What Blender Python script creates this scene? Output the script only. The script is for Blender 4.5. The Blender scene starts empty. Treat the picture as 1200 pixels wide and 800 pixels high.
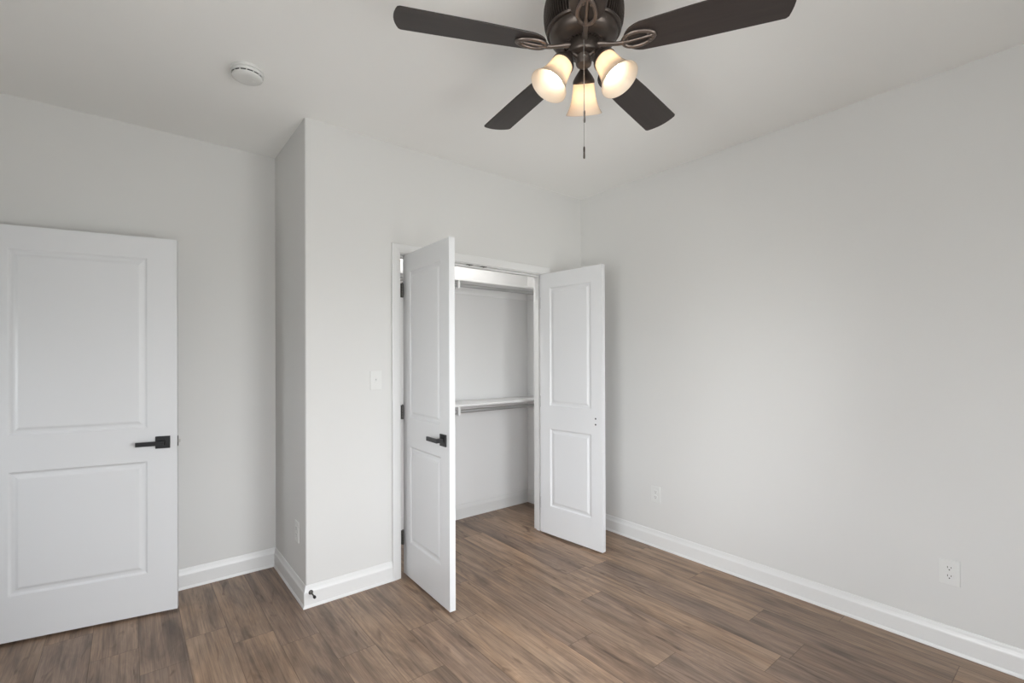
import bpy, bmesh, math, random
from mathutils import Matrix, Vector

random.seed(7)
S = bpy.context.scene
COL = S.collection
R = math.radians
PI = math.pi

# ---------------------------------------------------------------- camera
CAM = Vector((-3.0044, -2.7859, 1.390))
yaw, pit, rol = R(38.863), R(0.144), R(-0.1951)
fwd = Vector((math.sin(yaw)*math.cos(pit), math.cos(yaw)*math.cos(pit), math.sin(pit)))
rt0 = Vector((math.cos(yaw), -math.sin(yaw), 0.0))
up0 = rt0.cross(fwd)
rgt = rt0*math.cos(rol) + up0*math.sin(rol)
upv = -rt0*math.sin(rol) + up0*math.cos(rol)
cd = bpy.data.cameras.new('camera')
cam = bpy.data.objects.new('camera', cd)
COL.objects.link(cam)
m = Matrix.Identity(4)
for i in range(3):
    m[i][0], m[i][1], m[i][2], m[i][3] = rgt[i], upv[i], -fwd[i], CAM[i]
cam.matrix_world = m
cd.sensor_fit = 'HORIZONTAL'
cd.sensor_width = 36.0
cd.lens = 555.19/1200*36.0
cd.shift_y = 17.543/1200
cd.clip_start = 0.02
S.camera = cam

# ---------------------------------------------------------------- exposure, world
S.view_settings.view_transform = 'Standard'
S.view_settings.look = 'None'
S.view_settings.gamma = 1.0
S.view_settings.use_curve_mapping = False
S.view_settings.exposure = 0.0
SKY = 18.5            # overcast sky seen through the windows
BULB = 9.5          # fan lamp bulbs
CLOSET_LAMP = 135.0    # closet ceiling lamp
S.cycles.max_bounces = 14
S.cycles.diffuse_bounces = 10
S.cycles.sample_clamp_indirect = 6.0

w = bpy.data.worlds.new('overcast_sky')
S.world = w
w.use_nodes = True
nt = w.node_tree
nt.nodes.clear()
tc = nt.nodes.new('ShaderNodeTexCoord')
sx = nt.nodes.new('ShaderNodeSeparateXYZ')
mr = nt.nodes.new('ShaderNodeMapRange')
mr.inputs['From Min'].default_value = -0.08
mr.inputs['From Max'].default_value = 0.12
mx = nt.nodes.new('ShaderNodeMix'); mx.data_type = 'RGBA'
mx.inputs['A'].default_value = (0.52, 0.53, 0.52, 1)
mx.inputs['B'].default_value = (0.94, 0.97, 1.0, 1)
bg = nt.nodes.new('ShaderNodeBackground')
bg.inputs['Strength'].default_value = SKY
wo = nt.nodes.new('ShaderNodeOutputWorld')
nt.links.new(tc.outputs['Generated'], sx.inputs[0])
nt.links.new(sx.outputs['Z'], mr.inputs['Value'])
nt.links.new(mr.outputs[0], mx.inputs['Factor'])
nt.links.new(mx.outputs['Result'], bg.inputs['Color'])
nt.links.new(bg.outputs[0], wo.inputs['Surface'])

# room measures (metres): right wall x=0, closet front y=0, floor z=0
H = 2.738
XC = -2.2426          # outer corner of the closet bump-out
XI = XC + 0.115       # inside face of that wall
YB = 0.698            # recess / closet back wall
XL = -3.625           # left wall
YK = -3.32            # wall behind the camera
JL, JR = -1.669, -0.437   # closet opening between the jambs
ZJ = 2.050            # underside of the head jamb
WINS = [(-3.03, -2.13), (-1.98, -1.08)]
WZ0, WZ1 = 0.50, 2.02
SIDE_FILL_WIN = [(-2.92, -1.64)]   # unseen left-wall window added to brighten the right wall, y range
HALL_FILL_WIN = (-0.20, 0.38)     # unseen hall window, added to light the bump-out side through the doorway
HZ0, HZ1 = 0.98, 1.66

# window portals (sample the sky through the wall openings)
def portal(name, loc, rot, sx_, sy_):
    l = bpy.data.lights.new(name, 'AREA')
    l.shape = 'RECTANGLE'; l.size = sx_; l.size_y = sy_
    l.cycles.is_portal = True
    o = bpy.data.objects.new(name, l)
    o.location = loc; o.rotation_euler = rot
    COL.objects.link(o)
for a, b in WINS:
    portal('window_portal', ((a+b)/2, YK-0.05, (WZ0+WZ1)/2), (R(90), 0, 0), b-a, WZ1-WZ0)

for a, b in SIDE_FILL_WIN:
    portal('window_portal', (XL-0.165, (a+b)/2, (WZ0+WZ1)/2), (R(90), 0, R(-90)), b-a, WZ1-WZ0)

portal('window_portal', (XL-1.375, (HALL_FILL_WIN[0]+HALL_FILL_WIN[1])/2, (HZ0+HZ1)/2), (R(90), 0, R(-90)), HALL_FILL_WIN[1]-HALL_FILL_WIN[0], HZ1-HZ0)

# ---------------------------------------------------------------- materials
def srgb(r, g, b):
    f = lambda c: (c/255/12.92) if c/255 <= 0.04045 else ((c/255+0.055)/1.055)**2.4
    return (f(r), f(g), f(b), 1)

def mat(name, col, rough=0.5, metal=0.0, spec=0.5, bump=0.0, bscale=300.0, vary=0.0, vscale=3.0):
    mt = bpy.data.materials.new(name); mt.use_nodes = True
    n = mt.node_tree.nodes; L = mt.node_tree.links
    p = n['Principled BSDF']
    p.inputs['Base Color'].default_value = col
    p.inputs['Roughness'].default_value = rough
    p.inputs['Metallic'].default_value = metal
    p.inputs['Specular IOR Level'].default_value = spec
    t = n.new('ShaderNodeTexCoord')
    if vary:
        nz = n.new('ShaderNodeTexNoise'); nz.inputs['Scale'].default_value = vscale
        nz.inputs['Detail'].default_value = 4
        hs = n.new('ShaderNodeHueSaturation'); hs.inputs['Color'].default_value = col
        mp = n.new('ShaderNodeMapRange')
        mp.inputs['To Min'].default_value = 1-vary; mp.inputs['To Max'].default_value = 1+vary
        L.new(t.outputs['Object'], nz.inputs['Vector']); L.new(nz.outputs['Fac'], mp.inputs['Value'])
        L.new(mp.outputs[0], hs.inputs['Value']); L.new(hs.outputs[0], p.inputs['Base Color'])
    if bump:
        nz = n.new('ShaderNodeTexNoise'); nz.inputs['Scale'].default_value = bscale
        nz.inputs['Detail'].default_value = 2
        b = n.new('ShaderNodeBump'); b.inputs['Strength'].default_value = bump
        b.inputs['Distance'].default_value = 0.001
        L.new(t.outputs['Object'], nz.inputs['Vector']); L.new(nz.outputs['Fac'], b.inputs['Height'])
        L.new(b.outputs[0], p.inputs['Normal'])
    return mt

M_WALL = mat('grey_wall_paint', (0.636, 0.632, 0.620, 1), 0.65, spec=0.3, bump=0.12, bscale=260, vary=0.01)
M_CEIL = mat('ceiling_paint', (0.840, 0.838, 0.822, 1), 0.85, spec=0.2, bump=0.15, bscale=200, vary=0.01)
M_CLOS = mat('closet_wall_paint', (0.76, 0.76, 0.76, 1), 0.65, spec=0.3, bump=0.12, bscale=260)
M_TRIM = mat('white_trim_paint', (0.705, 0.705, 0.70, 1), 0.35, spec=0.45)
M_DOOR = mat('white_door_paint', (0.650, 0.655, 0.665, 1), 0.38, spec=0.45, bump=0.05, bscale=500)
M_SHELF = mat('white_shelf_board', (0.80, 0.80, 0.80, 1), 0.4)
M_PLAST = mat('white_plastic', (0.665, 0.665, 0.65, 1), 0.35)
M_SLOT = mat('dark_slot', (0.03, 0.03, 0.03, 1), 0.6)
M_HARD = mat('black_door_hardware', srgb(52, 52, 53), 0.42, metal=0.6, vary=0.1, vscale=30)
M_HINGE = mat('dark_bronze_hinge', srgb(92, 90, 86), 0.4, metal=0.7, vary=0.15, vscale=60)
M_BRNZ = mat('dark_bronze_metal', srgb(76, 68, 63), 0.36, metal=0.7, vary=0.15, vscale=25)
M_IRON = mat('blade_iron_bronze', srgb(104, 94, 88), 0.36, metal=0.7, vary=0.12, vscale=40)
M_BLACK = mat('vent_black', (0.008, 0.008, 0.008, 1), 0.7)
M_STEEL = mat('steel', (0.55, 0.54, 0.52, 1), 0.3, metal=1.0)
M_ROD = mat('closet_rod_metal', (0.50, 0.50, 0.50, 1), 0.35, metal=0.8)
M_CHAIN = mat('pull_chain_metal', (0.36, 0.34, 0.32, 1), 0.3, metal=0.9)

def blade_mat():
    mt = bpy.data.materials.new('espresso_blade'); mt.use_nodes = True
    n = mt.node_tree.nodes; L = mt.node_tree.links; p = n['Principled BSDF']
    t = n.new('ShaderNodeTexCoord'); mp = n.new('ShaderNodeMapping')
    mp.inputs['Scale'].default_value = (4, 90, 4)
    nz = n.new('ShaderNodeTexNoise'); nz.inputs['Scale'].default_value = 1.0; nz.inputs['Detail'].default_value = 5
    cr = n.new('ShaderNodeValToRGB')
    cr.color_ramp.elements[0].color = srgb(43, 38, 37); cr.color_ramp.elements[1].color = srgb(60, 53, 50)
    L.new(t.outputs['Object'], mp.inputs[0]); L.new(mp.outputs[0], nz.inputs['Vector'])
    L.new(nz.outputs['Fac'], cr.inputs[0]); L.new(cr.outputs[0], p.inputs['Base Color'])
    p.inputs['Roughness'].default_value = 0.45
    p.inputs['Specular IOR Level'].default_value = 0.35
    return mt
M_BLADE = blade_mat()

def emis(name, col, st):
    mt = bpy.data.materials.new(name); mt.use_nodes = True
    n = mt.node_tree.nodes; p = n['Principled BSDF']
    p.inputs['Base Color'].default_value = (0.9, 0.88, 0.85, 1)
    p.inputs['Emission Color'].default_value = col
    p.inputs['Emission Strength'].default_value = st
    return mt
M_BULB = emis('lit_bulb', (1.0, 0.86, 0.68, 1), BULB)
M_LED = emis('lit_closet_lens', (1.0, 0.98, 0.95, 1), CLOSET_LAMP)

def shade_mat():
    mt = bpy.data.materials.new('frosted_glass_shade'); mt.use_nodes = True
    n = mt.node_tree.nodes; L = mt.node_tree.links; n.clear()
    o = n.new('ShaderNodeOutputMaterial')
    tr = n.new('ShaderNodeBsdfTranslucent'); tr.inputs['Color'].default_value = (0.92, 0.79, 0.64, 1)
    df = n.new('ShaderNodeBsdfDiffuse'); df.inputs['Color'].default_value = (0.88, 0.83, 0.77, 1)
    gl = n.new('ShaderNodeBsdfGlossy'); gl.inputs['Roughness'].default_value = 0.25
    m1 = n.new('ShaderNodeMixShader'); m1.inputs[0].default_value = 0.30
    m2 = n.new('ShaderNodeMixShader')
    fr = n.new('ShaderNodeFresnel'); fr.inputs['IOR'].default_value = 1.35
    L.new(tr.outputs[0], m1.inputs[1]); L.new(df.outputs[0], m1.inputs[2])
    L.new(fr.outputs[0], m2.inputs[0]); L.new(m1.outputs[0], m2.inputs[1]); L.new(gl.outputs[0], m2.inputs[2])
    L.new(m2.outputs[0], o.inputs['Surface'])
    return mt
M_SHADE = shade_mat()

def glass_mat():
    mt = bpy.data.materials.new('window_glass'); mt.use_nodes = True
    n = mt.node_tree.nodes; L = mt.node_tree.links; n.clear()
    o = n.new('ShaderNodeOutputMaterial')
    a = n.new('ShaderNodeBsdfTransparent'); g = n.new('ShaderNodeBsdfGlossy'); g.inputs['Roughness'].default_value = 0.02
    fr = n.new('ShaderNodeFresnel'); fr.inputs['IOR'].default_value = 1.45
    mx = n.new('ShaderNodeMixShader')
    L.new(fr.outputs[0], mx.inputs[0]); L.new(a.outputs[0], mx.inputs[1]); L.new(g.outputs[0], mx.inputs[2])
    L.new(mx.outputs[0], o.inputs['Surface'])
    return mt
M_GLASS = glass_mat()

def floor_mat():
    mt = bpy.data.materials.new('walnut_vinyl_planks'); mt.use_nodes = True
    T = mt.node_tree; n = T.nodes; L = T.links; p = n['Principled BSDF']
    def val(x):
        return x
    def mth(op, a, b=None, c=None):
        k = n.new('ShaderNodeMath'); k.operation = op
        for i, v in enumerate((a, b, c)):
            if v is None: continue
            if isinstance(v, (int, float)): k.inputs[i].default_value = v
            else: L.new(v, k.inputs[i])
        return k.outputs[0]
    def comb(x, y, z):
        k = n.new('ShaderNodeCombineXYZ')
        for i, v in enumerate((x, y, z)):
            if isinstance(v, (int, float)): k.inputs[i].default_value = v
            else: L.new(v, k.inputs[i])
        return k.outputs[0]
    def noise(vec, detail=4, dist=0.0, rough=0.5, scale=1.0):
        k = n.new('ShaderNodeTexNoise'); k.inputs['Scale'].default_value = scale
        k.inputs['Detail'].default_value = detail; k.inputs['Distortion'].default_value = dist
        k.inputs['Roughness'].default_value = rough
        L.new(vec, k.inputs['Vector']); return k.outputs['Fac']
    def white(vec):
        k = n.new('ShaderNodeTexWhiteNoise'); k.noise_dimensions = '3D'
        L.new(vec, k.inputs['Vector']); return k
    def ramp(f, stops):
        k = n.new('ShaderNodeValToRGB'); e = k.color_ramp.elements
        while len(e) < len(stops): e.new(0.5)
        for el, (ps, c) in zip(e, stops): el.position = ps; el.color = c
        L.new(f, k.inputs[0]); return k.outputs[0]
    def mixc(f, a, b, mode='MIX'):
        k = n.new('ShaderNodeMix'); k.data_type = 'RGBA'; k.blend_type = mode
        for s, v in (('Factor', f), ('A', a), ('B', b)):
            if isinstance(v, (int, float)): k.inputs[s].default_value = v
            elif isinstance(v, tuple): k.inputs[s].default_value = v
            else: L.new(v, k.inputs[s])
        return k.outputs['Result']
    geo = n.new('ShaderNodeNewGeometry')
    sp = n.new('ShaderNodeSeparateXYZ'); L.new(geo.outputs['Position'], sp.inputs[0])
    x, y = sp.outputs['X'], sp.outputs['Y']
    PW, PL = 0.179, 1.22
    u = mth('DIVIDE', mth('ADD', x, 2.2575), PW)
    col = mth('FLOOR', u); fu = mth('FRACT', u)
    known = {-3: 0.061, -2: -0.129, -1: -0.296, 0: -0.572, 1: -0.918, 3: -0.655, 5: -1.172, 6: -0.306, 7: -0.92, 8: -0.631, 10: -1.62, 11: -1.165}
    rnd = random.Random(5)
    lut = n.new('ShaderNodeValToRGB'); lut.color_ramp.interpolation = 'CONSTANT'
    el = lut.color_ramp.elements
    K0, K1 = -15, 13
    NK = K1-K0
    while len(el) < NK: el.new(0.5)
    for i in range(NK):
        k = K0+i
        o = (-known[k]/PL) % 1.0 if k in known else rnd.random()
        el[i].position = i/NK; el[i].color = (o, o, o, 1)
    L.new(mth('DIVIDE', mth('ADD', col, 0.5-K0), float(NK)), lut.inputs[0])
    sc_ = n.new('ShaderNodeSeparateColor'); L.new(lut.outputs[0], sc_.inputs[0])
    v = mth('ADD', mth('DIVIDE', y, PL), sc_.outputs[0])
    row = mth('FLOOR', v); fv = mth('FRACT', v)
    idw = white(comb(col, row, 0.37))
    tone = idw.outputs['Value']
    ids = n.new('ShaderNodeSeparateColor'); L.new(idw.outputs['Color'], ids.inputs[0])
    ox = mth('MULTIPLY', ids.outputs[0], 37.0); oy = mth('MULTIPLY', ids.outputs[1], 53.0); oz = mth('MULTIPLY', ids.outputs[2], 19.0)
    # broad smoky figure inside a plank
    g1 = noise(comb(mth('ADD', mth('MULTIPLY', x, 15.0), ox), mth('ADD', mth('MULTIPLY', y, 1.35), oy), oz), 4, 1.0, 0.6)
    # long grain
    g2 = noise(comb(mth('ADD', mth('MULTIPLY', x, 75.0), ox), mth('ADD', mth('MULTIPLY', y, 1.5), oy), oz), 5, 0.35, 0.62)
    # fine pores
    g3 = noise(comb(mth('ADD', mth('MULTIPLY', x, 260.0), oy), mth('ADD', mth('MULTIPLY', y, 5.0), ox), oz), 3, 0.0, 0.6)
    # wide smoky patches
    g0 = noise(comb(mth('ADD', mth('MULTIPLY', x, 7.5), oz), mth('ADD', mth('MULTIPLY', y, 1.5), oy), ox), 3, 1.3, 0.55)
    # cathedral lines
    wob = noise(comb(mth('ADD', mth('MULTIPLY', x, 6.0), oy), mth('ADD', mth('MULTIPLY', y, 1.1), ox), oz), 2, 0.6, 0.5)
    cat = mth('SINE', mth('MULTIPLY', wob, 95.0))
    base = ramp(tone, [(0.0, srgb(132, 114, 101)), (0.25, srgb(152, 130, 111)), (0.5, srgb(140, 121, 107)), (0.75, srgb(163, 139, 118)), (1.0, srgb(150, 129, 111))])
    fig = ramp(g1, [(0.30, (0.48, 0.47, 0.48, 1)), (0.44, (0.80, 0.79, 0.79, 1)), (0.56, (1.03, 1.02, 1.0, 1)), (0.72, (1.20, 1.18, 1.14, 1))])
    c = mixc(0.85, base, fig, 'MULTIPLY')
    f0 = ramp(g0, [(0.32, (0.62, 0.61, 0.62, 1)), (0.46, (0.92, 0.91, 0.91, 1)), (0.62, (1.08, 1.07, 1.06, 1))])
    c = mixc(0.9, c, f0, 'MULTIPLY')
    gr = ramp(g2, [(0.32, (0.64, 0.62, 0.61, 1)), (0.48, (0.96, 0.95, 0.95, 1)), (0.66, (1.14, 1.13, 1.12, 1))])
    c = mixc(0.8, c, gr, 'MULTIPLY')
    po = ramp(g3, [(0.35, (0.62, 0.61, 0.60, 1)), (0.62, (1.12, 1.12, 1.12, 1))])
    c = mixc(0.5, c, po, 'MULTIPLY')
    ca = ramp(cat, [(0.0, (0.86, 0.85, 0.84, 1)), (0.6, (1.0, 1.0, 1.0, 1))])
    c = mixc(0.45, c, ca, 'MULTIPLY')
    # dark knots and streaks, sparse
    kn = noise(comb(mth('ADD', mth('MULTIPLY', x, 16.0), oz), mth('ADD', mth('MULTIPLY', y, 3.6), ox), oy), 2, 1.4, 0.5)
    kr = ramp(kn, [(0.62, (1, 1, 1, 1)), (0.73, (0.58, 0.54, 0.52, 1))])
    c = mixc(0.9, c, kr, 'MULTIPLY')
    # warm patches
    wp = noise(comb(mth('ADD', mth('MULTIPLY', x, 8.0), oz), mth('ADD', mth('MULTIPLY', y, 2.0), oz), ox), 2, 0.4, 0.5)
    wr = ramp(wp, [(0.45, (1, 1, 1, 1)), (0.72, (1.05, 0.98, 0.90, 1))])
    c = mixc(0.8, c, wr, 'MULTIPLY')
    # seams
    eu = mth('MULTIPLY', mth('MINIMUM', fu, mth('SUBTRACT', 1.0, fu)), PW)
    ev = mth('MULTIPLY', mth('MINIMUM', fv, mth('SUBTRACT', 1.0, fv)), PL)
    e = mth('MINIMUM', eu, ev)
    sm = n.new('ShaderNodeMapRange'); sm.inputs['From Min'].default_value = 0.0004; sm.inputs['From Max'].default_value = 0.0022
    L.new(e, sm.inputs['Value'])
    c = mixc(sm.outputs[0], mixc(1.0, c, (0.50, 0.47, 0.45, 1), 'MULTIPLY'), c)
    L.new(c, p.inputs['Base Color'])
    rr = n.new('ShaderNodeMapRange'); rr.inputs['To Min'].default_value = 0.34; rr.inputs['To Max'].default_value = 0.46
    L.new(g2, rr.inputs['Value']); L.new(rr.outputs[0], p.inputs['Roughness'])
    p.inputs['Specular IOR Level'].default_value = 0.40
    hgt = mth('ADD', mth('MULTIPLY', sm.outputs[0], 0.6), mth('MULTIPLY', g2, 0.25))
    b = n.new('ShaderNodeBump'); b.inputs['Strength'].default_value = 0.25; b.inputs['Distance'].default_value = 0.0012
    L.new(hgt, b.inputs['Height']); L.new(b.outputs[0], p.inputs['Normal'])
    return mt
M_FLOOR = floor_mat()

# ---------------------------------------------------------------- mesh helpers
def link(name, bm, mt, parent=None, smooth=False, mw=None, sharp=40):
    bmesh.ops.remove_doubles(bm, verts=bm.verts, dist=1e-6)
    bmesh.ops.recalc_face_normals(bm, faces=bm.faces)
    me = bpy.data.meshes.new(name); bm.to_mesh(me); bm.free()
    me.materials.append(mt)
    if smooth:
        me.polygons.foreach_set('use_smooth', [True]*len(me.polygons))
        try: me.set_sharp_from_angle(angle=R(sharp))
        except Exception: pass
    o = bpy.data.objects.new(name, me); COL.objects.link(o)
    if parent: o.parent = parent
    if mw is not None: o.matrix_local = mw
    return o

def tag(o, label=None, cat=None, group=None, kind=None):
    if label: o['label'] = label
    if cat: o['category'] = cat
    if group: o['group'] = group
    if kind: o['kind'] = kind
    return o

def empty(name, loc=(0, 0, 0), rz=0.0):
    o = bpy.data.objects.new(name, None); COL.objects.link(o)
    o.location = loc; o.rotation_euler = (0, 0, rz); o.empty_display_size = 0.1
    return o

def box(bm, x0, x1, y0, y1, z0, z1, bev=0.0, seg=2):
    vs = [bm.verts.new((x, y, z)) for x in (x0, x1) for y in (y0, y1) for z in (z0, z1)]
    F = [bm.faces.new([vs[i] for i in f]) for f in ((0, 1, 3, 2), (4, 6, 7, 5), (0, 4, 5, 1), (2, 3, 7, 6), (0, 2, 6, 4), (1, 5, 7, 3))]
    if bev:
        es = list({e for f in F for e in f.edges})
        bmesh.ops.bevel(bm, geom=es, offset=bev, segments=seg, affect='EDGES', profile=0.5)
    return bm

def boxes(*bs, bev=0.0):
    bm = bmesh.new()
    for b in bs: box(bm, *b, bev=bev)
    return bm

def lathe(bm, prof, seg=40, M=None, caps=True, rmod=None):
    rings = []
    for k, (r, z) in enumerate(prof):
        ring = []
        for i in range(seg):
            a = 2*PI*i/seg
            rr = r if rmod is None else rmod(r, z, i)
            v = Vector((rr*math.cos(a), rr*math.sin(a), z))
            ring.append(bm.verts.new(M @ v if M else v))
        rings.append(ring)
    for A, B in zip(rings, rings[1:]):
        for i in range(seg):
            j = (i+1) % seg
            bm.faces.new((A[i], A[j], B[j], B[i]))
    if caps:
        bm.faces.new(rings[0][::-1]); bm.faces.new(rings[-1])
    return bm

def tube(bm, pts, rad, seg=10, closed=False, flat=1.0, upref=Vector((0, 0, 1))):
    pts = [Vector(p) for p in pts]; n = len(pts); rings = []
    for i, p in enumerate(pts):
        a = pts[(i-1) % n] if (closed or i > 0) else p
        b = pts[(i+1) % n] if (closed or i < n-1) else p
        t = (b-a).normalized()
        s = t.cross(upref)
        if s.length < 1e-4: s = t.cross(Vector((1, 0, 0)))
        s.normalize(); q = s.cross(t).normalized()
        r = rad[i] if isinstance(rad, (list, tuple)) else rad
        rings.append([bm.verts.new(p + s*math.cos(2*PI*k/seg)*r + q*math.sin(2*PI*k/seg)*r*flat) for k in range(seg)])
    m_ = n if closed else n-1
    for i in range(m_):
        A, B = rings[i], rings[(i+1) % n]
        for k in range(seg):
            j = (k+1) % seg
            bm.faces.new((A[k], A[j], B[j], B[k]))
    if not closed:
        bm.faces.new(rings[0][::-1]); bm.faces.new(rings[-1])
    return bm

def sweep(bm, path, prof, closed_profile=True):
    """path: list of 3-D points lying in a plane; prof: (n, h) pairs; frame vectors given per segment as (normal, height).
    path entries are (point, offset_dir, height_dir) with mitred offset_dir."""
    rings = [[bm.verts.new(Vector(p) + Vector(o)*a + Vector(hd)*b) for a, b in prof] for p, o, hd in path]
    k = len(prof)
    for A, B in zip(rings, rings[1:]):
        for i in range(k):
            j = (i+1) % k
            bm.faces.new((A[i], A[j], B[j], B[i]))
    bm.faces.new(rings[0][::-1]); bm.faces.new(rings[-1])
    return bm

def struct(name, bm, mt, label, cat, smooth=False):
    return tag(link(name, bm, mt, smooth=smooth), label, cat, kind='structure')

# ================================================================ SETTING
XH = XL-1.19   # far wall of the hall beyond the bedroom door
struct('floor', boxes((XL-0.115, 0.12, YK-0.15, YB+0.15, -0.12, 0.0), (XH-0.14, XL-0.115, -1.15, YB+0.15, -0.12, 0.0)), M_FLOOR,
       'grey-brown wood plank floor running through room and closet', 'floor')
struct('ceiling', boxes((XL-0.115, 0.12, YK-0.15, YB+0.15, H, H+0.12), (XH-0.14, XL-0.115, -1.15, YB+0.15, H, H+0.12)), M_CEIL,
       'plain pale grey flat ceiling above the fan', 'ceiling')
struct('wall_right', boxes((0.0, 0.12, YK-0.15, YB+0.15, 0, H)), M_WALL,
       'long bare pale grey wall on the right with two outlets', 'wall')
struct('wall_recess', boxes((XL-0.12, XI-0.03, YB, YB+0.12, 0, H)), M_WALL,
       'pale grey wall behind the open bedroom door', 'wall')
struct('wall_closet_back', boxes((XI-0.03, 0.0, YB, YB+0.12, 0, H)), M_CLOS,
       'white back wall inside the closet behind the shelves', 'wall')

def closet_front():
    bm = bmesh.new()
    # bump-out corner as one L: side wall and front wall piece
    r = 0.010
    pts = [(XI, YB), (XC, YB)]
    for k in range(7):
        a = PI + (PI/2)*k/6
        pts.append((XC+r+r*math.cos(a), r+r*math.sin(a)))
    pts += [(JL-0.018, 0.0), (JL-0.018, 0.115), (XI, 0.115)]
    lo = [bm.verts.new((x, y, 0)) for x, y in pts]; hi = [bm.verts.new((x, y, H)) for x, y in pts]
    n = len(pts)
    for i in range(n):
        j = (i+1) % n; bm.faces.new((lo[i], lo[j], hi[j], hi[i]))
    bm.faces.new(lo); bm.faces.new(hi[::-1])
    box(bm, JR+0.018, 0.0, 0.0, 0.115, 0, H)
    box(bm, JL-0.018, JR+0.018, 0.0, 0.115, ZJ+0.018, H)
    return bm
struct('wall_closet', closet_front(), M_WALL, 'pale grey bump-out wall around the closet opening with switch', 'wall', smooth=True)
struct('wall_closet_side', boxes((XI, XI+0.004, 0.1155, YB, 0, H)), M_CLOS, 'white left side wall inside the closet', 'wall')
struct('wall_closet_end', boxes((-0.004, 0.0, 0.1155, YB, 0, H)), M_CLOS, 'white right end wall inside the closet', 'wall')

DY0, DY1, DZ = -0.255, 0.592, 2.055   # bedroom doorway in the left wall
SA, SB = SIDE_FILL_WIN[0]
struct('wall_left', boxes((XL-0.115, XL, YK-0.15, SA, 0, H), (XL-0.115, XL, SA, SB, 0, WZ0), (XL-0.115, XL, SA, SB, WZ1, H), (XL-0.115, XL, SB, DY0-0.018, 0, H), (XL-0.115, XL, DY1+0.018, YB, 0, H),
                          (XL-0.115, XL, DY0-0.018, DY1+0.018, DZ+0.018, H)), M_WALL,
       'pale grey left wall with the bedroom doorway', 'wall')
wins = []
bs = [(XL-0.115, 0.0, YK-0.14, YK, 0, WZ0), (XL-0.115, 0.0, YK-0.14, YK, WZ1, H)]
xs = [XL-0.115] + [c for ab in WINS for c in ab] + [0.0]
for i in range(0, len(xs), 2): bs.append((xs[i], xs[i+1], YK-0.14, YK, WZ0, WZ1))
struct('wall_back', boxes(*bs), M_WALL, 'pale grey wall with two windows behind the viewpoint', 'wall')
struct('wall_hall', boxes((XH-0.14, XH, -1.15, HALL_FILL_WIN[0], 0, H), (XH-0.14, XH, HALL_FILL_WIN[1], YB+0.15, 0, H), (XH-0.14, XH, HALL_FILL_WIN[0], HALL_FILL_WIN[1], 0, HZ0), (XH-0.14, XH, HALL_FILL_WIN[0], HALL_FILL_WIN[1], HZ1, H), (XH, XL-0.115, YB, YB+0.12, 0, H), (XH, XL-0.115, -1.15, -1.03, 0, H)),
       M_WALL, 'pale grey hallway walls beyond the bedroom doorway', 'wall')

def window(name, loc, rz, width, label, hh=WZ1-WZ0):
    wr = empty(name, loc, rz)
    tag(wr, label, 'window', kind='structure')
    hw = width/2
    bm = boxes((-hw, -hw+0.045, -0.04, 0.04, 0, hh), (hw-0.045, hw, -0.04, 0.04, 0, hh), (-hw+0.045, hw-0.045, -0.04, 0.04, 0, 0.05),
               (-hw+0.045, hw-0.045, -0.04, 0.04, hh-0.045, hh), (-hw+0.045, hw-0.045, -0.03, 0.03, hh/2-0.025, hh/2+0.025))
    link('window_frame', bm, M_TRIM, wr)
    link('window_pane', boxes((-hw+0.04, hw-0.04, -0.003, 0.003, 0.045, hh-0.04)), M_GLASS, wr)
    link('window_sill', boxes((-hw-0.05, hw+0.05, 0.072, 0.115, -0.03, 0.0), (-hw+0.001, hw-0.001, 0.04, 0.075, -0.02, 0.0)), M_TRIM, wr)
for i, (a, b) in enumerate(WINS):
    window('window_%d' % (i+1), ((a+b)/2, YK-0.07, WZ0), 0.0, b-a,
           'white sash window in the back wall, %s one' % ('nearer the left wall' if i == 0 else 'nearer the long right wall'))
window('window_4', (XH-0.07, (HALL_FILL_WIN[0]+HALL_FILL_WIN[1])/2, HZ0), R(-90), HALL_FILL_WIN[1]-HALL_FILL_WIN[0], 'small white sash window added at the hallway end to light through the doorway', HZ1-HZ0)
window('window_3', (XL-0.07, (SA+SB)/2, WZ0), R(-90), SB-SA, 'white sash window added in the left wall to light the right wall')

# baseboards: body with sloping cap, and a shoe strip on the floor
BP = [(0, 0), (0.018, 0), (0.0175, 0.006), (0.0155, 0.012), (0.0125, 0.0165), (0.0130, 0.018), (0.0130, 0.082), (0.0122, 0.087),
      (0.0095, 0.094), (0.0070, 0.103), (0.0055, 0.112), (0.0035, 0.1205), (0, 0.1215)]
UP = (0, 0, 1)
def base(name, path, label):
    bm = bmesh.new(); sweep(bm, [(p, o, UP) for p, o in path], BP)
    return struct(name, bm, M_TRIM, label, 'baseboard')
base('baseboard_right', [((0, 0, 0), (-1, -1, 0)), ((0, YK, 0), (-1, 1, 0))], 'long white baseboard along the right wall')
base('baseboard_recess', [((XL, YB, 0), (1, -1, 0)), ((XC, YB, 0), (-1, -1, 0))], 'white baseboard behind the bedroom door')
base('baseboard_side', [((XC, YB, 0), (-1, -1, 0)), ((XC, 0, 0), (-1, -1, 0))], 'short white baseboard in shade on the bump-out side')
CW = 0.056
base('baseboard_closet', [((XC, 0, 0), (-1, -1, 0)), ((JL-0.005-CW, 0, 0), (0, -1, 0))], 'white baseboard with doorstop left of the closet')
base('baseboard_closet_right', [((JR+0.005+CW, 0, 0), (0, -1, 0)), ((0, 0, 0), (-1, -1, 0))], 'short white baseboard behind the right closet door')
base('baseboard_closet_back', [((XI+0.004, YB, 0), (1, -1, 0)), ((-0.004, YB, 0), (-1, -1, 0))], 'white baseboard along the closet back wall')
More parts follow.
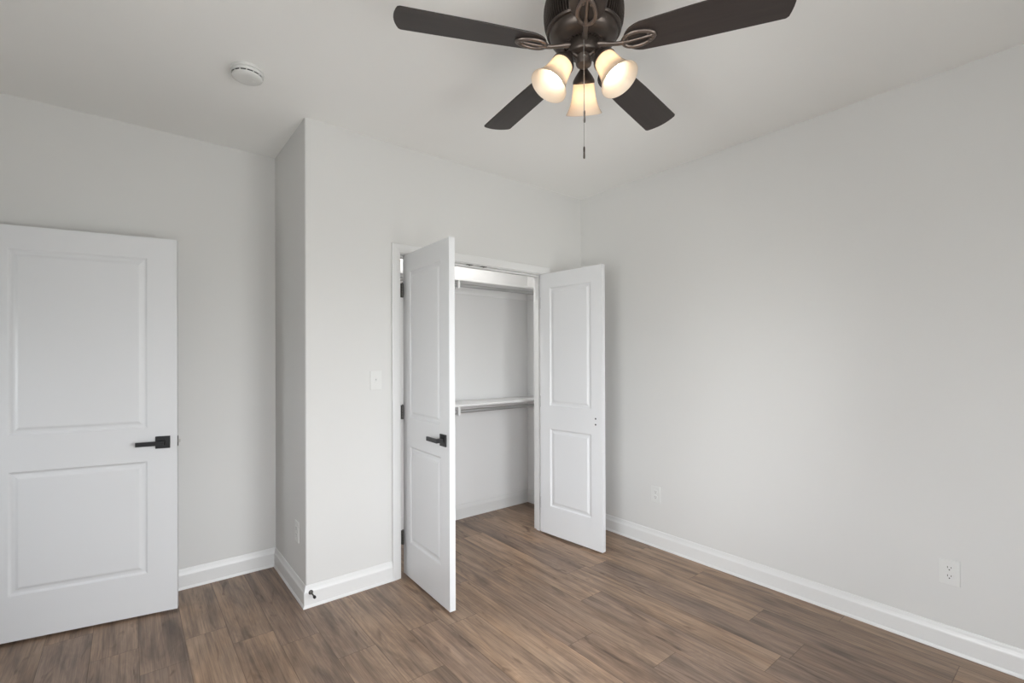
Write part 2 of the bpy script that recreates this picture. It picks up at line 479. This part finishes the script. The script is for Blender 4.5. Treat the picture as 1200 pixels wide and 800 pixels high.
base('baseboard_closet_end', [((-0.004, YB, 0), (-1, -1, 0)), ((-0.004, 0.115, 0), (-1, 0, 0))], 'white baseboard on the closet right end wall')
base('baseboard_back', [((XL, YK, 0), (1, 1, 0)), ((0, YK, 0), (-1, 1, 0))], 'white baseboard under the windows')
base('baseboard_left', [((XL, YK, 0), (1, 1, 0)), ((XL, DY0-0.005-CW, 0), (1, 0, 0))], 'white baseboard along the left wall')

# closet casing, jamb, stop
CPROF = [(0, 0), (0, 0.010), (0.003, 0.0125), (0.010, 0.0125), (0.018, 0.0145), (0.040, 0.0165), (0.050, 0.0175), (0.0545, 0.0165), (CW, 0.0145), (CW, 0)]
def casing(bm, a, b, zt, plane, out):
    """U-shaped casing round an opening; plane='y' opening spans x a..b on plane y=0 facing -y; plane='x' spans y a..b on x=XL facing +x"""
    def P(s, z): return (s, 0.0, z) if plane == 'y' else (XL, s, z)
    def D(s, z): return (s, 0, z) if plane == 'y' else (0, s, z)
    path = [(P(a, 0), D(-1, 0), out), (P(a, zt), D(-1, 1), out), (P(b, zt), D(1, 1), out), (P(b, 0), D(1, 0), out)]
    sweep(bm, path, CPROF)
bm = bmesh.new(); casing(bm, JL-0.005, JR+0.005, ZJ+0.005, 'y', (0, -1, 0))
struct('trim_1', bm, M_TRIM, 'white casing around the closet opening', 'door casing')
bm = boxes((JL-0.018, JL, -0.001, 0.116, 0, ZJ), (JR, JR+0.018, -0.001, 0.116, 0, ZJ), (JL-0.018, JR+0.018, -0.001, 0.116, ZJ, ZJ+0.018),
           (JL, JL+0.011, 0.044, 0.080, 0, ZJ-0.011), (JR-0.011, JR, 0.044, 0.080, 0, ZJ-0.011), (JL, JR, 0.044, 0.080, ZJ-0.011, ZJ))
jamb = struct('trim_2', bm, M_TRIM, 'white closet door jamb with two dark ball-catch plates overhead', 'door jamb')
for cx in (-1.130, -1.008):
    bm = boxes((cx-0.024, cx+0.024, 0.004, 0.028, ZJ-0.0025, ZJ+0.0005), bev=0.0006)
    lathe(bm, [(0.008, 0), (0.006, -0.004), (0.003, -0.005)], 16, Matrix.Translation((cx, 0.016, ZJ-0.002)))
    tag(link('strike_plate', bm, M_HINGE, jamb), 'dark metal ball-catch plate')
bm = bmesh.new(); casing(bm, DY0-0.005, DY1+0.005, DZ+0.005, 'x', (1, 0, 0))
box(bm, XL-0.116, XL+0.001, DY0-0.018, DY0, 0, DZ); box(bm, XL-0.116, XL+0.001, DY1, DY1+0.018, 0, DZ); box(bm, XL-0.116, XL+0.001, DY0-0.018, DY1+0.018, DZ, DZ+0.018)
struct('trim_3', bm, M_TRIM, 'white casing and jamb around the bedroom doorway', 'door casing')

# ---------------------------------------------------------------- doors
PRO = [(0.0, 0.0), (0.004, -0.0025), (0.009, -0.0072), (0.013, -0.0082), (0.020, -0.0078), (0.026, -0.0066), (0.036, -0.0022), (0.041, -0.0016)]
def door_leaf(W, Z0, Z1, T, stile):
    xs_ = [0, stile, W-stile, W]
    zs_ = [Z0, 0.234, 0.838, 1.0165, 1.934, Z1]
    bm = bmesh.new()
    for side in (0, 1):
        y0 = 0.0 if side == 0 else T
        sg = 1 if side == 0 else -1       # going into the door
        def V(x, z, d): return bm.verts.new((x, y0 - sg*d, z))
        for i in range(3):
            for j in range(5):
                x0, x1, z0, z1 = xs_[i], xs_[i+1], zs_[j], zs_[j+1]
                if i == 1 and j in (1, 3):
                    rings = [[V(x0+o, z0+o, d), V(x1-o, z0+o, d), V(x1-o, z1-o, d), V(x0+o, z1-o, d)] for o, d in PRO]
                    for A, B in zip(rings, rings[1:]):
                        for k in range(4):
                            l = (k+1) % 4; bm.faces.new((A[k], A[l], B[l], B[k]))
                    bm.faces.new(rings[-1])
                else:
                    bm.faces.new([V(x0, z0, 0), V(x1, z0, 0), V(x1, z1, 0), V(x0, z1, 0)])
    def q(*pts): bm.faces.new([bm.verts.new(p) for p in pts])
    for a, b in zip(zs_, zs_[1:]):
        q((0, 0, a), (0, T, a), (0, T, b), (0, 0, b)); q((W, 0, a), (W, T, a), (W, T, b), (W, 0, b))
    for a, b in zip(xs_, xs_[1:]):
        q((a, 0, Z0), (b, 0, Z0), (b, T, Z0), (a, T, Z0)); q((a, 0, Z1), (b, 0, Z1), (b, T, Z1), (a, T, Z1))
    return bm

def lever(parent, xc, zc, yface, sgn, direction):
    """square rose and square-bar lever; sgn=-1 stands off towards local -y"""
    y = lambda d: yface + sgn*d
    def bb(bm, x0, x1, d0, d1, z0, z1, bev): box(bm, x0, x1, min(y(d0), y(d1)), max(y(d0), y(d1)), z0, z1, bev)
    h = empty('door_handle', (0, 0, 0)); h.parent = parent
    h['label'] = 'black square lever handle'
    bm = bmesh.new(); bb(bm, xc-0.033, xc+0.033, 0, 0.009, zc-0.033, zc+0.033, 0.0012)
    link('rose', bm, M_HARD, h)
    bm = bmesh.new(); bb(bm, xc-0.011, xc+0.011, 0.008, 0.048, zc-0.011, zc+0.011, 0.001)
    x2 = xc + direction*0.112
    bb(bm, min(xc-direction*0.011, x2), max(xc-direction*0.011, x2), 0.040, 0.052, zc-0.0115, zc+0.0115, 0.001)
    link('lever', bm, M_HARD, h)

def hinge(parent, zc, W0, px, py):
    """knuckle barrel with two leaves; px,py = pin in the door's local frame"""
    h = bmesh.new()
    for k in range(5):
        z0 = zc-0.0445+k*0.0178
        lathe(h, [(0.0066, z0+0.0004), (0.0066, z0+0.0174)], 14, Matrix.Translation((px, py, 0)))
    lathe(h, [(0.004, zc+0.0445), (0.0045, zc+0.049), (0.002, zc+0.051)], 12, Matrix.Translation((px, py, 0)))
    return h

def leaf_door(name, hinge_xy, ang, W, stile, Z0, Z1, T, label, pin, jamb_leaf, levers, screws=None, latch=False, lock=False):
    d = empty(name, (hinge_xy[0], hinge_xy[1], 0), R(ang))
    tag(d, label, 'door', kind='structure')
    link('door_leaf', door_leaf(W, Z0, Z1, T, stile), M_DOOR, d)
    for (sgn, direction) in levers:
        lever(d, W-0.064, 0.936, 0.0 if sgn < 0 else T, sgn, direction)
    if screws is not None:
        for z in (0.953, 0.911):
            bm = bmesh.new()
            s = -1 if screws == 0 else 1
            Mx = Matrix.Translation((W-0.0575, 0.0 if screws == 0 else T, z)) @ Matrix.Rotation(R(90)*(-s), 4, 'X')
            lathe(bm, [(0.0065, -0.001), (0.0062, 0.001), (0.004, 0.0022), (0.001, 0.0024)], 18, Mx)
            tag(link('screw_head', bm, M_HARD, d, smooth=True), 'dark screw head')
    if latch:
        bm = boxes((W-0.0005, W+0.002, 0.006, T-0.006, 0.936-0.028, 0.936+0.028))
        link('latch_plate', bm, M_HARD, d)
        bm = boxes((W+0.001, W+0.013, 0.010, T-0.012, 0.936-0.009, 0.936+0.009), bev=0.002)
        tag(link('latch_bolt', bm, M_STEEL, d), 'metal latch bolt')
    for zc in (1.822, 1.044, 0.246):
        bm = hinge(d, zc, W, *pin)
        # leaf on the door edge and leaf across to the jamb
        box(bm, -0.0022, 0.0, min(0.0, pin[1]), 0.026 if pin[1] < T/2 else T, zc-0.0445, zc+0.0445)
        if pin[1] >= T/2:
            pass
        tag(link('hinge', bm, M_HINGE, d), 'dark bronze hinge')
        for q in jamb_leaf:
            bm = boxes((q[0], q[1], q[2], q[3], zc-0.0445, zc+0.0445))
            link('hinge_leaf', bm, M_HINGE, d)
    return d

# bedroom door, opened back towards the recess wall (local frame: x hinge->latch, y from visible face inwards)
leaf_door('door_1', (-3.5994, 0.5765), -11.577, 0.813, 0.132, 0.014, 2.046, 0.035,
          'white two-panel bedroom door with black lever swung open before the recess wall',
          (-0.010, 0.041), [], [(-1, -1), (1, -1)], latch=True)
# closet doors
leaf_door('door_2', (-1.6394, 0.0205), -92.07, 0.599, 0.099, 0.016, 2.047, 0.035,
          'left closet door, white two-panel, black lever, standing open edge-on',
          (0.012, -0.011), [(0.004, 0.0060, -0.0275, -0.0008)], [(-1, -1)], screws=1)
leaf_door('door_3', (-0.4710, -0.0020), -85.08, 0.589, 0.098, 0.016, 2.047, 0.035,
          'right closet door, white two-panel, two dark screw heads, standing open',
          (0.004, 0.044), [], [(1, -1)], screws=0)

# ================================================================ CEILING FAN
FC = Vector((-1.742, -1.633, 0))
fan = empty('ceiling_fan', (FC.x, FC.y, H))
tag(fan, 'dark bronze five-blade ceiling fan with three lit bell glass shades', 'ceiling fan')
def fz(z): return z - H
TX, TY = -0.0336, -0.0043
tilt = Vector((0, 0, 1)).rotation_difference(Vector((-TX, -TY, 1)).normalized()).to_matrix().to_4x4()
ZB = fz(2.484)
TB = Matrix.Translation((0, 0, ZB)) @ tilt

bm = bmesh.new()
lathe(bm, [(0.075, fz(H)), (0.080, fz(2.725)), (0.078, fz(2.700)), (0.060, fz(2.685)), (0.055, fz(2.672))], 48)
link('canopy', bm, M_BRNZ, fan, smooth=True)
bm = bmesh.new()
NR = 84
def rib(r, z, i):
    return r if i % 4 < 2 else r-0.010
lathe(bm, [(0.050, fz(2.680)), (0.085, fz(2.676)), (0.118, fz(2.664)), (0.134, fz(2.652)), (0.1385, fz(2.646)), (0.1385, fz(2.642)), (0.127, fz(2.640))], 64, caps=False)
lathe(bm, [(0.1385, fz(2.6425)), (0.1410, fz(2.634)), (0.1425, fz(2.616)), (0.1420, fz(2.596)), (0.1395, fz(2.576)), (0.1345, fz(2.560)), (0.1310, fz(2.553))], 4*NR, caps=False, rmod=rib)
lathe(bm, [(0.122, fz(2.556)), (0.1315, fz(2.5535)), (0.1325, fz(2.549)), (0.1295, fz(2.544)), (0.122, fz(2.543))], 64, caps=False)
link('motor_housing', bm, M_BRNZ, fan, smooth=True, sharp=25)
bm = bmesh.new()
lathe(bm, [(0.126, fz(2.546)), (0.1225, fz(2.544)), (0.1215, fz(2.538)), (0.1175, fz(2.526)), (0.109, fz(2.515)), (0.097, fz(2.507)), (0.084, fz(2.5025)), (0.074, fz(2.5005)), (0.0705, fz(2.502)), (0.0685, fz(2.511)), (0.040, fz(2.512))], 64, caps=False)
link('motor_bowl', bm, M_BRNZ, fan, smooth=True, sharp=50)
bm = bmesh.new()
for k in range(30):
    a = 2*PI*k/30
    M_ = Matrix.Rotation(a, 4, 'Z')
    b2 = boxes((0.0560, 0.0670, -0.0020, 0.0020, fz(2.5112), fz(2.5070)))
    for f in list(b2.faces):
        bm.faces.new([bm.verts.new(M_ @ v.co) for v in f.verts])
    b2.free()
link('vent_ring', bm, M_IRON, fan)
bm = bmesh.new()
lathe(bm, [(0.053, fz(2.512)), (0.0535, fz(2.500)), (0.0535, fz(2.478)), (0.051, fz(2.470)), (0.046, fz(2.466)), (0.030, fz(2.464))], 48)
link('switch_housing', bm, M_BRNZ, fan, smooth=True)
bm = bmesh.new()
lathe(bm, [(0.0285, fz(2.465)), (0.0285, fz(2.440)), (0.026, fz(2.433)), (0.018, fz(2.429)), (0.006, fz(2.4275))], 32)
link('light_kit_hub', bm, M_IRON, fan, smooth=True)

# blades
def blade_bm():
    bm = bmesh.new(); T = 0.0055
    out = []
    r0, r1 = 0.140, 0.662
    wr, wt = 0.058, 0.0712
    # root: rounded; tip: clipped corners and gentle arc; along +y side then back
    for k in range(9):
        a = PI/2*k/8
        out.append((r0+0.075*(1-math.cos(a)), wr*math.sin(a)))
    out.append((0.36, 0.0655)); out.append((0.60, 0.0705))
    out.append((0.638, wt)); out.append((0.6465, wt-0.0055))
    for k in range(1, 5):
        s = (wt-0.0055)*(1-k/4.0)
        out.append((0.6465+0.014*(1-(s/(wt-0.0055))**2), s))
    half = out[:-1]
    full = half + [out[-1]] + [(x, -y) for x, y in reversed(half[1:])]
    lo = [bm.verts.new((x, y, 0)) for x, y in full]; hi = [bm.verts.new((x, y, T)) for x, y in full]
    n = len(full)
    for i in range(n):
        j = (i+1) % n; bm.faces.new((lo[i], lo[j], hi[j], hi[i]))
    bm.faces.new(lo[::-1]); bm.faces.new(hi)
    return bm
def iron_bm():
    bm = bmesh.new()
    P = R(-10.81)   # blade pitch, for the outer loop
    def pt(x, y, z):   # pitch grows in along the arm
        k = max(0.0, min(1.0, (x-0.09)/0.05))
        a = P*k
        return (x, y*math.cos(a) - z*math.sin(a), y*math.sin(a) + z*math.cos(a))
    # arm from the flywheel to the loop
    arm = [(0.050, 0.012), (0.062, 0.011), (0.080, 0.006), (0.100, 0.000), (0.122, -0.005), (0.143, -0.007)]
    tube(bm, [pt(x, 0, z) for x, z in arm], [0.012, 0.011, 0.0095, 0.0082, 0.0082, 0.0095], 12, flat=0.8)
    # oval loop
    n = 36; cx, ax, ay = 0.192, 0.053, 0.0285
    loop = []
    for k in range(n):
        a = 2*PI*k/n
        loop.append(pt(cx+ax*math.cos(a), ay*math.sin(a)*(1-0.18*math.cos(a)), -0.0055))
    tube(bm, loop, 0.0068, 10, closed=True, flat=0.8)
    tube(bm, [pt(x, 0, z) for x, z in ((0.140, -0.007), (0.165, -0.008), (0.195, -0.0075), (0.222, -0.006), (0.241, -0.005))], [0.0075, 0.0048, 0.0042, 0.0048, 0.0065], 10, flat=0.8)
    # screw pads
    for (x, y) in ((0.150, 0.0), (0.228, 0.014), (0.228, -0.014)):
        v = Vector(pt(x, y, -0.004))
        lathe(bm, [(0.0075, 0.006), (0.0075, -0.005), (0.005, -0.0075), (0.0015, -0.008)], 14, Matrix.Translation(v))
    return bm
bme = ime = None
for i in range(5):
    t = R(153.674 - 72*i)
    Mb = TB @ Matrix.Rotation(t, 4, 'Z') @ Matrix.Rotation(R(-10.81), 4, 'X')
    Mi = TB @ Matrix.Rotation(t, 4, 'Z')
    if bme is None:
        b = link('blade', blade_bm(), M_BLADE, fan, mw=Mb)
        md = b.modifiers.new('edge', 'BEVEL'); md.width = 0.0015; md.segments = 2; md.limit_method = 'ANGLE'
        ir = link('blade_iron', iron_bm(), M_IRON, fan, smooth=True, mw=Mi)
        bme, ime = b, ir
    else:
        b = bme.copy(); COL.objects.link(b); b.parent = fan; b.matrix_local = Mb
        ir = ime.copy(); COL.objects.link(ir); ir.parent = fan; ir.matrix_local = Mi

# lamps
AL = R(58)
def lamp_frame(az):
    ax = Vector((math.cos(az)*math.cos(AL), math.sin(az)*math.cos(AL), -math.sin(AL)))
    q = Vector((0, 0, 1)).rotation_difference(ax).to_matrix().to_4x4()
    return Matrix.Translation((0.070*math.cos(az), 0.070*math.sin(az), fz(2.440))) @ q
def shade_bm():
    bm = bmesh.new()
    pr = [(0.036, 0.020), (0.0385, 0.028), (0.0400, 0.040), (0.0415, 0.054), (0.0440, 0.070), (0.0478, 0.086), (0.0530, 0.101), (0.0590, 0.114), (0.0645, 0.1235), (0.0682, 0.1290)]
    th = 0.0028
    full = pr + [(0.0687, 0.1305), (0.0672, 0.1315)] + [(r-th, z+0.0008) for r, z in reversed(pr)]
    lathe(bm, full, 48, caps=False)
    return bm
sh0 = None
for az in (R(42.4), R(162.4), R(-77.6)):
    Mf = lamp_frame(az)
    if sh0 is None:
        bm = bmesh.new()
        lathe(bm, [(0.010, -0.026), (0.013, -0.024), (0.015, -0.017), (0.022, -0.008), (0.031, 0.004), (0.0385, 0.016), (0.0405, 0.022), (0.0405, 0.028), (0.036, 0.028), (0.030, 0.012), (0.012, -0.010)], 36)
        so = link('lamp_socket', bm, M_BRNZ, fan, smooth=True, mw=Mf)
        sh = link('lamp_shade', shade_bm(), M_SHADE, fan, smooth=True, mw=Mf); sh['label'] = 'lit frosted glass bell shade'
        bm = bmesh.new()
        prf = [(0.012, 0.018), (0.0125, 0.044)] + [(0.012+0.0155*math.sin(PI*min(1, k/6.0)*0.5), 0.046+k*0.0052) for k in range(1, 6)] 
        prf += [(0.0275*math.cos(a), 0.078+0.0275*math.sin(a)) for a in [PI/2*k/7 for k in range(0, 7)]] + [(0.001, 0.1055)]
        lathe(bm, prf, 28)
        bu = link('bulb', bm, M_BULB, sh, smooth=True); bu['label'] = 'glowing bulb'
        sh0, so0, bu0 = sh, so, bu
    else:
        so = so0.copy(); COL.objects.link(so); so.parent = fan; so.matrix_local = Mf
        sh = sh0.copy(); COL.objects.link(sh); sh.parent = fan; sh.matrix_local = Mf
        bu = bu0.copy(); COL.objects.link(bu); bu.parent = sh
    # curved arm from the hub to the socket
    ca, sa = math.cos(az), math.sin(az)
    bm = bmesh.new()
    tube(bm, [(r*ca, r*sa, fz(z)) for r, z in ((0.022, 2.458), (0.036, 2.464), (0.048, 2.466), (0.0575, 2.460), (0.062, 2.452))], 0.0085, 12)
    link('lamp_arm', bm, M_BRNZ, fan, smooth=True)

# pull chains (towards the viewer side of the switch housing)
vd = (Vector((CAM.x, CAM.y, 0)) - FC).normalized()
def chain(off, side, ztop, zfob, fob):
    px = vd*off + Vector((-vd.y, vd.x, 0))*side
    ch = bmesh.new()
    lathe(ch, [(0.0012, 0.004), (0.004, 0.002), (0.005, 0), (0.004, -0.003), (0.0012, -0.005)], 12, Matrix.Translation((px.x, px.y, fz(ztop))))
    n = int((ztop-zfob)/0.0032)
    for k in range(n):
        z = ztop-0.004-k*0.0032
        lathe(ch, [(0.0004, 0.0014), (0.0012, 0.0009), (0.0015, 0.0), (0.0012, -0.0009), (0.0004, -0.0014)], 6, Matrix.Translation((px.x, px.y, fz(z))))
    lathe(ch, [(0.0006, fz(zfob)), (0.0006, fz(ztop))], 6, Matrix.Translation((px.x, px.y, 0)))
    c = link('pull_chain', ch, M_CHAIN, fan, smooth=True)
    bm = bmesh.new()
    lathe(bm, [(0.0012, 0.0), (0.0028, -0.003), (0.0034, -0.008), (0.0030, -fob*0.5), (0.0036, -fob+0.004), (0.0028, -fob), (0.001, -fob-0.001)], 14, Matrix.Translation((px.x, px.y, fz(zfob))))
    link('fob', bm, M_BRNZ, c, smooth=True)
chain(0.0575, 0.0006, 2.497, 2.118, 0.042)
chain(0.034, 0.0018, 2.447, 2.255, 0.043)

# ================================================================ CLOSET
def shelf(z, label):
    bm = boxes((XI+0.004, -0.004, 0.390, YB, z-0.0175, z), bev=0.0012)
    s = link('closet_shelf', bm, M_SHELF, None); tag(s, label, 'shelf')
    bm = boxes((XI+0.004, -0.004, YB-0.018, YB, z-0.0175-0.062, z-0.0176), (XI+0.004, XI+0.022, 0.40, YB-0.018, z-0.0175-0.062, z-0.0176),
               (-0.022, -0.004, 0.40, YB-0.018, z-0.0175-0.062, z-0.0176))
    link('cleat', bm, M_SHELF, s)
    return s
ZS1, ZS2 = 1.019, 2.021
shelf(ZS1, 'lower white closet shelf at waist height')
shelf(ZS2, 'upper white closet shelf close under the door head')
def rod(z, label):
    bm = bmesh.new()
    Mx = Matrix.Translation((0, 0.425, z)) @ Matrix.Rotation(R(90), 4, 'Y')
    lathe(bm, [(0.0145, XI+0.0245), (0.0145, -0.0245)], 28, Mx)
    r = link('closet_rod', bm, M_ROD, None, smooth=True); tag(r, label, 'closet rod')
    for sgn, xx in ((1, XI+0.0222), (-1, -0.0222)):
        bm = bmesh.new()
        lathe(bm, [(0.026, 0), (0.026, 0.003), (0.0185, 0.006), (0.0185, 0.014), (0.0148, 0.014)], 28,
              Matrix.Translation((xx, 0.425, z)) @ Matrix.Rotation(R(90)*sgn, 4, 'Y'), caps=False)
        link('rod_socket', bm, M_SHELF, r, smooth=True)
rod(ZS1-0.0175-0.040, 'grey metal hanging rod under the lower closet shelf')
rod(ZS2-0.0175-0.033, 'grey metal hanging rod under the upper closet shelf')
def bracket(x, z, zr, label):
    # white shelf-and-rod support: wall leg, arm under the shelf, brace, hook round the rod
    zt = z-0.0177
    bm = boxes((x-0.008, x+0.008, YB-0.022, YB-0.0182, zt-0.24, zt), (x-0.008, x+0.008, 0.395, YB-0.0182, zt-0.004, zt))
    tube(bm, [(x, YB-0.021, zt-0.225), (x, 0.60, zt-0.150), (x, 0.475, zt-0.028)], 0.006, 8, upref=Vector((1, 0, 0)))
    w0, w1 = x-0.009, x+0.009
    # front plate with hook below the rod
    box(bm, w0, w1, 0.396, 0.452, zr-0.029, zt-0.003)
    return tag(link('shelf_bracket', bm, M_SHELF, None), label, 'shelf bracket')
bracket(-0.975, ZS1, ZS1-0.0175-0.040, 'white metal bracket carrying the lower closet shelf and rod')
bracket(-0.975, ZS2, ZS2-0.0175-0.033, 'white metal bracket carrying the upper closet shelf and rod')

def disc_light(name, loc, lens, label):
    lt = empty(name, loc); tag(lt, label, 'ceiling light')
    bm = bmesh.new(); lathe(bm, [(0.09, 0.0), (0.09, -0.018), (0.084, -0.022), (0.078, -0.022)], 40, caps=False)
    link('light_rim', bm, M_PLAST, lt, smooth=True)
    bm = bmesh.new(); lathe(bm, [(0.0785, -0.018), (0.0785, -0.021), (0.05, -0.026), (0.01, -0.028)], 40)
    link('light_lens', bm, lens, lt, smooth=True)
disc_light('closet_light', (-1.05, 0.27, H), M_LED, 'round white lit ceiling light inside the closet')

# ================================================================ SMALL THINGS
sd = empty('smoke_detector', (-2.576, -0.290, H))
tag(sd, 'round white smoke detector on the ceiling', 'smoke detector')
bm = bmesh.new()
lathe(bm, [(0.069, 0.0), (0.070, -0.004), (0.070, -0.011), (0.064, -0.013)], 48, caps=False)
link('mounting_plate', bm, M_PLAST, sd, smooth=True)
bm = bmesh.new()
lathe(bm, [(0.060, -0.011), (0.067, -0.014), (0.0685, -0.020), (0.067, -0.026), (0.0655, -0.0275)], 48, caps=False)
lathe(bm, [(0.0640, -0.0325), (0.0625, -0.038), (0.056, -0.0425), (0.044, -0.045), (0.012, -0.0455), (0.001, -0.0455)], 48, caps=False)
for k in range(14):
    a = 2*PI*k/14
    Mk = Matrix.Rotation(a, 4, 'Z')
    b2 = boxes((0.060, 0.0648, -0.0022, 0.0022, -0.034, -0.027))
    for f in list(b2.faces): bm.faces.new([bm.verts.new(Mk @ v.co) for v in f.verts])
    b2.free()
lathe(bm, [(0.010, -0.0453), (0.010, -0.0468), (0.008, -0.0475), (0.001, -0.0476)], 20, Matrix.Translation((0.022, 0, 0)), caps=False)
link('detector_cover', bm, M_PLAST, sd, smooth=True)
bm = bmesh.new()
lathe(bm, [(0.0615, -0.026), (0.0600, -0.030), (0.0605, -0.034)], 48, caps=False)
link('vent_gap', bm, M_SLOT, sd, smooth=True)

def plate_bm(w_, h_):
    """wall plate in local x-z plane, face towards -y"""
    bm = bmesh.new()
    box(bm, -w_/2, w_/2, -0.0055, 0.0, -h_/2, h_/2, 0.0022, 2)
    return bm
def outlet(loc, rz, label):
    o = empty('power_outlet', loc, rz); tag(o, label, 'outlet', 'white wall outlets')
    link('cover_plate', plate_bm(0.076, 0.119), M_PLAST, o)
    for sz in (0.0195, -0.0195):
        bm = bmesh.new()
        pts = []
        for k in range(28):
            a = 2*PI*k/28
            pts.append((0.0172*math.cos(a), max(-0.0135, min(0.0135, 0.0172*math.sin(a)))+sz))
        lo = [bm.verts.new((x, -0.005, z)) for x, z in pts]; hi = [bm.verts.new((x*0.97, -0.0072, sz+(z-sz)*0.97)) for x, z in pts]
        for i in range(28):
            j = (i+1) % 28; bm.faces.new((lo[i], lo[j], hi[j], hi[i]))
        bm.faces.new(hi)
        r = link('receptacle', bm, M_PLAST, o)
        bm = boxes((-0.0075, -0.0051, -0.0075, -0.0070, sz-0.001, sz+0.0085), (0.0051, 0.0075, -0.0075, -0.0070, sz+0.0002, sz+0.0075))
        lathe(bm, [(0.0028, 0), (0.0028, 0.0006)], 12, Matrix.Translation((0, -0.0070, sz-0.0075)) @ Matrix.Rotation(R(90), 4, 'X'))
        link('slots', bm, M_SLOT, r)
    bm = bmesh.new(); lathe(bm, [(0.0028, 0), (0.0026, 0.0010), (0.0005, 0.0013)], 12, Matrix.Translation((0, -0.0053, 0)) @ Matrix.Rotation(R(90), 4, 'X'))
    link('screw', bm, M_PLAST, o)
    return o
outlet((0, -0.737, 0.383), R(-90), 'white outlet on the right wall beside the open closet door')
outlet((0, -2.3375, 0.374), R(-90), 'white outlet on the right wall above the near end of the baseboard')
outlet((XC, 0.167, 0.378), R(-90), 'white outlet seen edge-on on the shaded bump-out side wall')

sw = empty('light_switch', (-1.833, 0, 1.254)); tag(sw, 'white toggle light switch on the wall left of the closet', 'light switch')
link('cover_plate', plate_bm(0.071, 0.116), M_PLAST, sw)
bm = bmesh.new(); box(bm, -0.0055, 0.0055, -0.0068, -0.0050, -0.0125, 0.0125, 0.0006)
link('switch_bezel', bm, M_PLAST, sw)
bm = bmesh.new(); box(bm, -0.0035, 0.0035, -0.0170, -0.0055, 0.001, 0.0105, 0.001)
link('toggle', bm, M_PLAST, sw)
for z in (-0.030, 0.030):
    bm = bmesh.new()
    lathe(bm, [(0.0026, 0), (0.0024, 0.0010), (0.0005, 0.0013)], 12, Matrix.Translation((0, -0.0053, z)) @ Matrix.Rotation(R(90), 4, 'X'))
    link('plate_screw', bm, M_PLAST, sw)

ds = empty('door_stop', (-2.2195, -0.0112, 0.0830)); tag(ds, 'small dark metal doorstop on the baseboard at the bump-out corner', 'door stop')
MX = Matrix.Rotation(R(90), 4, 'X')
bm = bmesh.new(); lathe(bm, [(0.0125, 0.0), (0.0125, 0.003), (0.009, 0.007), (0.0055, 0.009)], 20, MX)
link('stop_base', bm, M_HINGE, ds, smooth=True)
bm = bmesh.new(); lathe(bm, [(0.0042, 0.008), (0.0042, 0.064)], 14, MX)
link('stop_rod', bm, M_HINGE, ds, smooth=True)
bm = bmesh.new(); lathe(bm, [(0.0075, 0.062), (0.008, 0.068), (0.0075, 0.076), (0.005, 0.079)], 18, MX)
link('stop_tip', bm, M_HARD, ds, smooth=True)
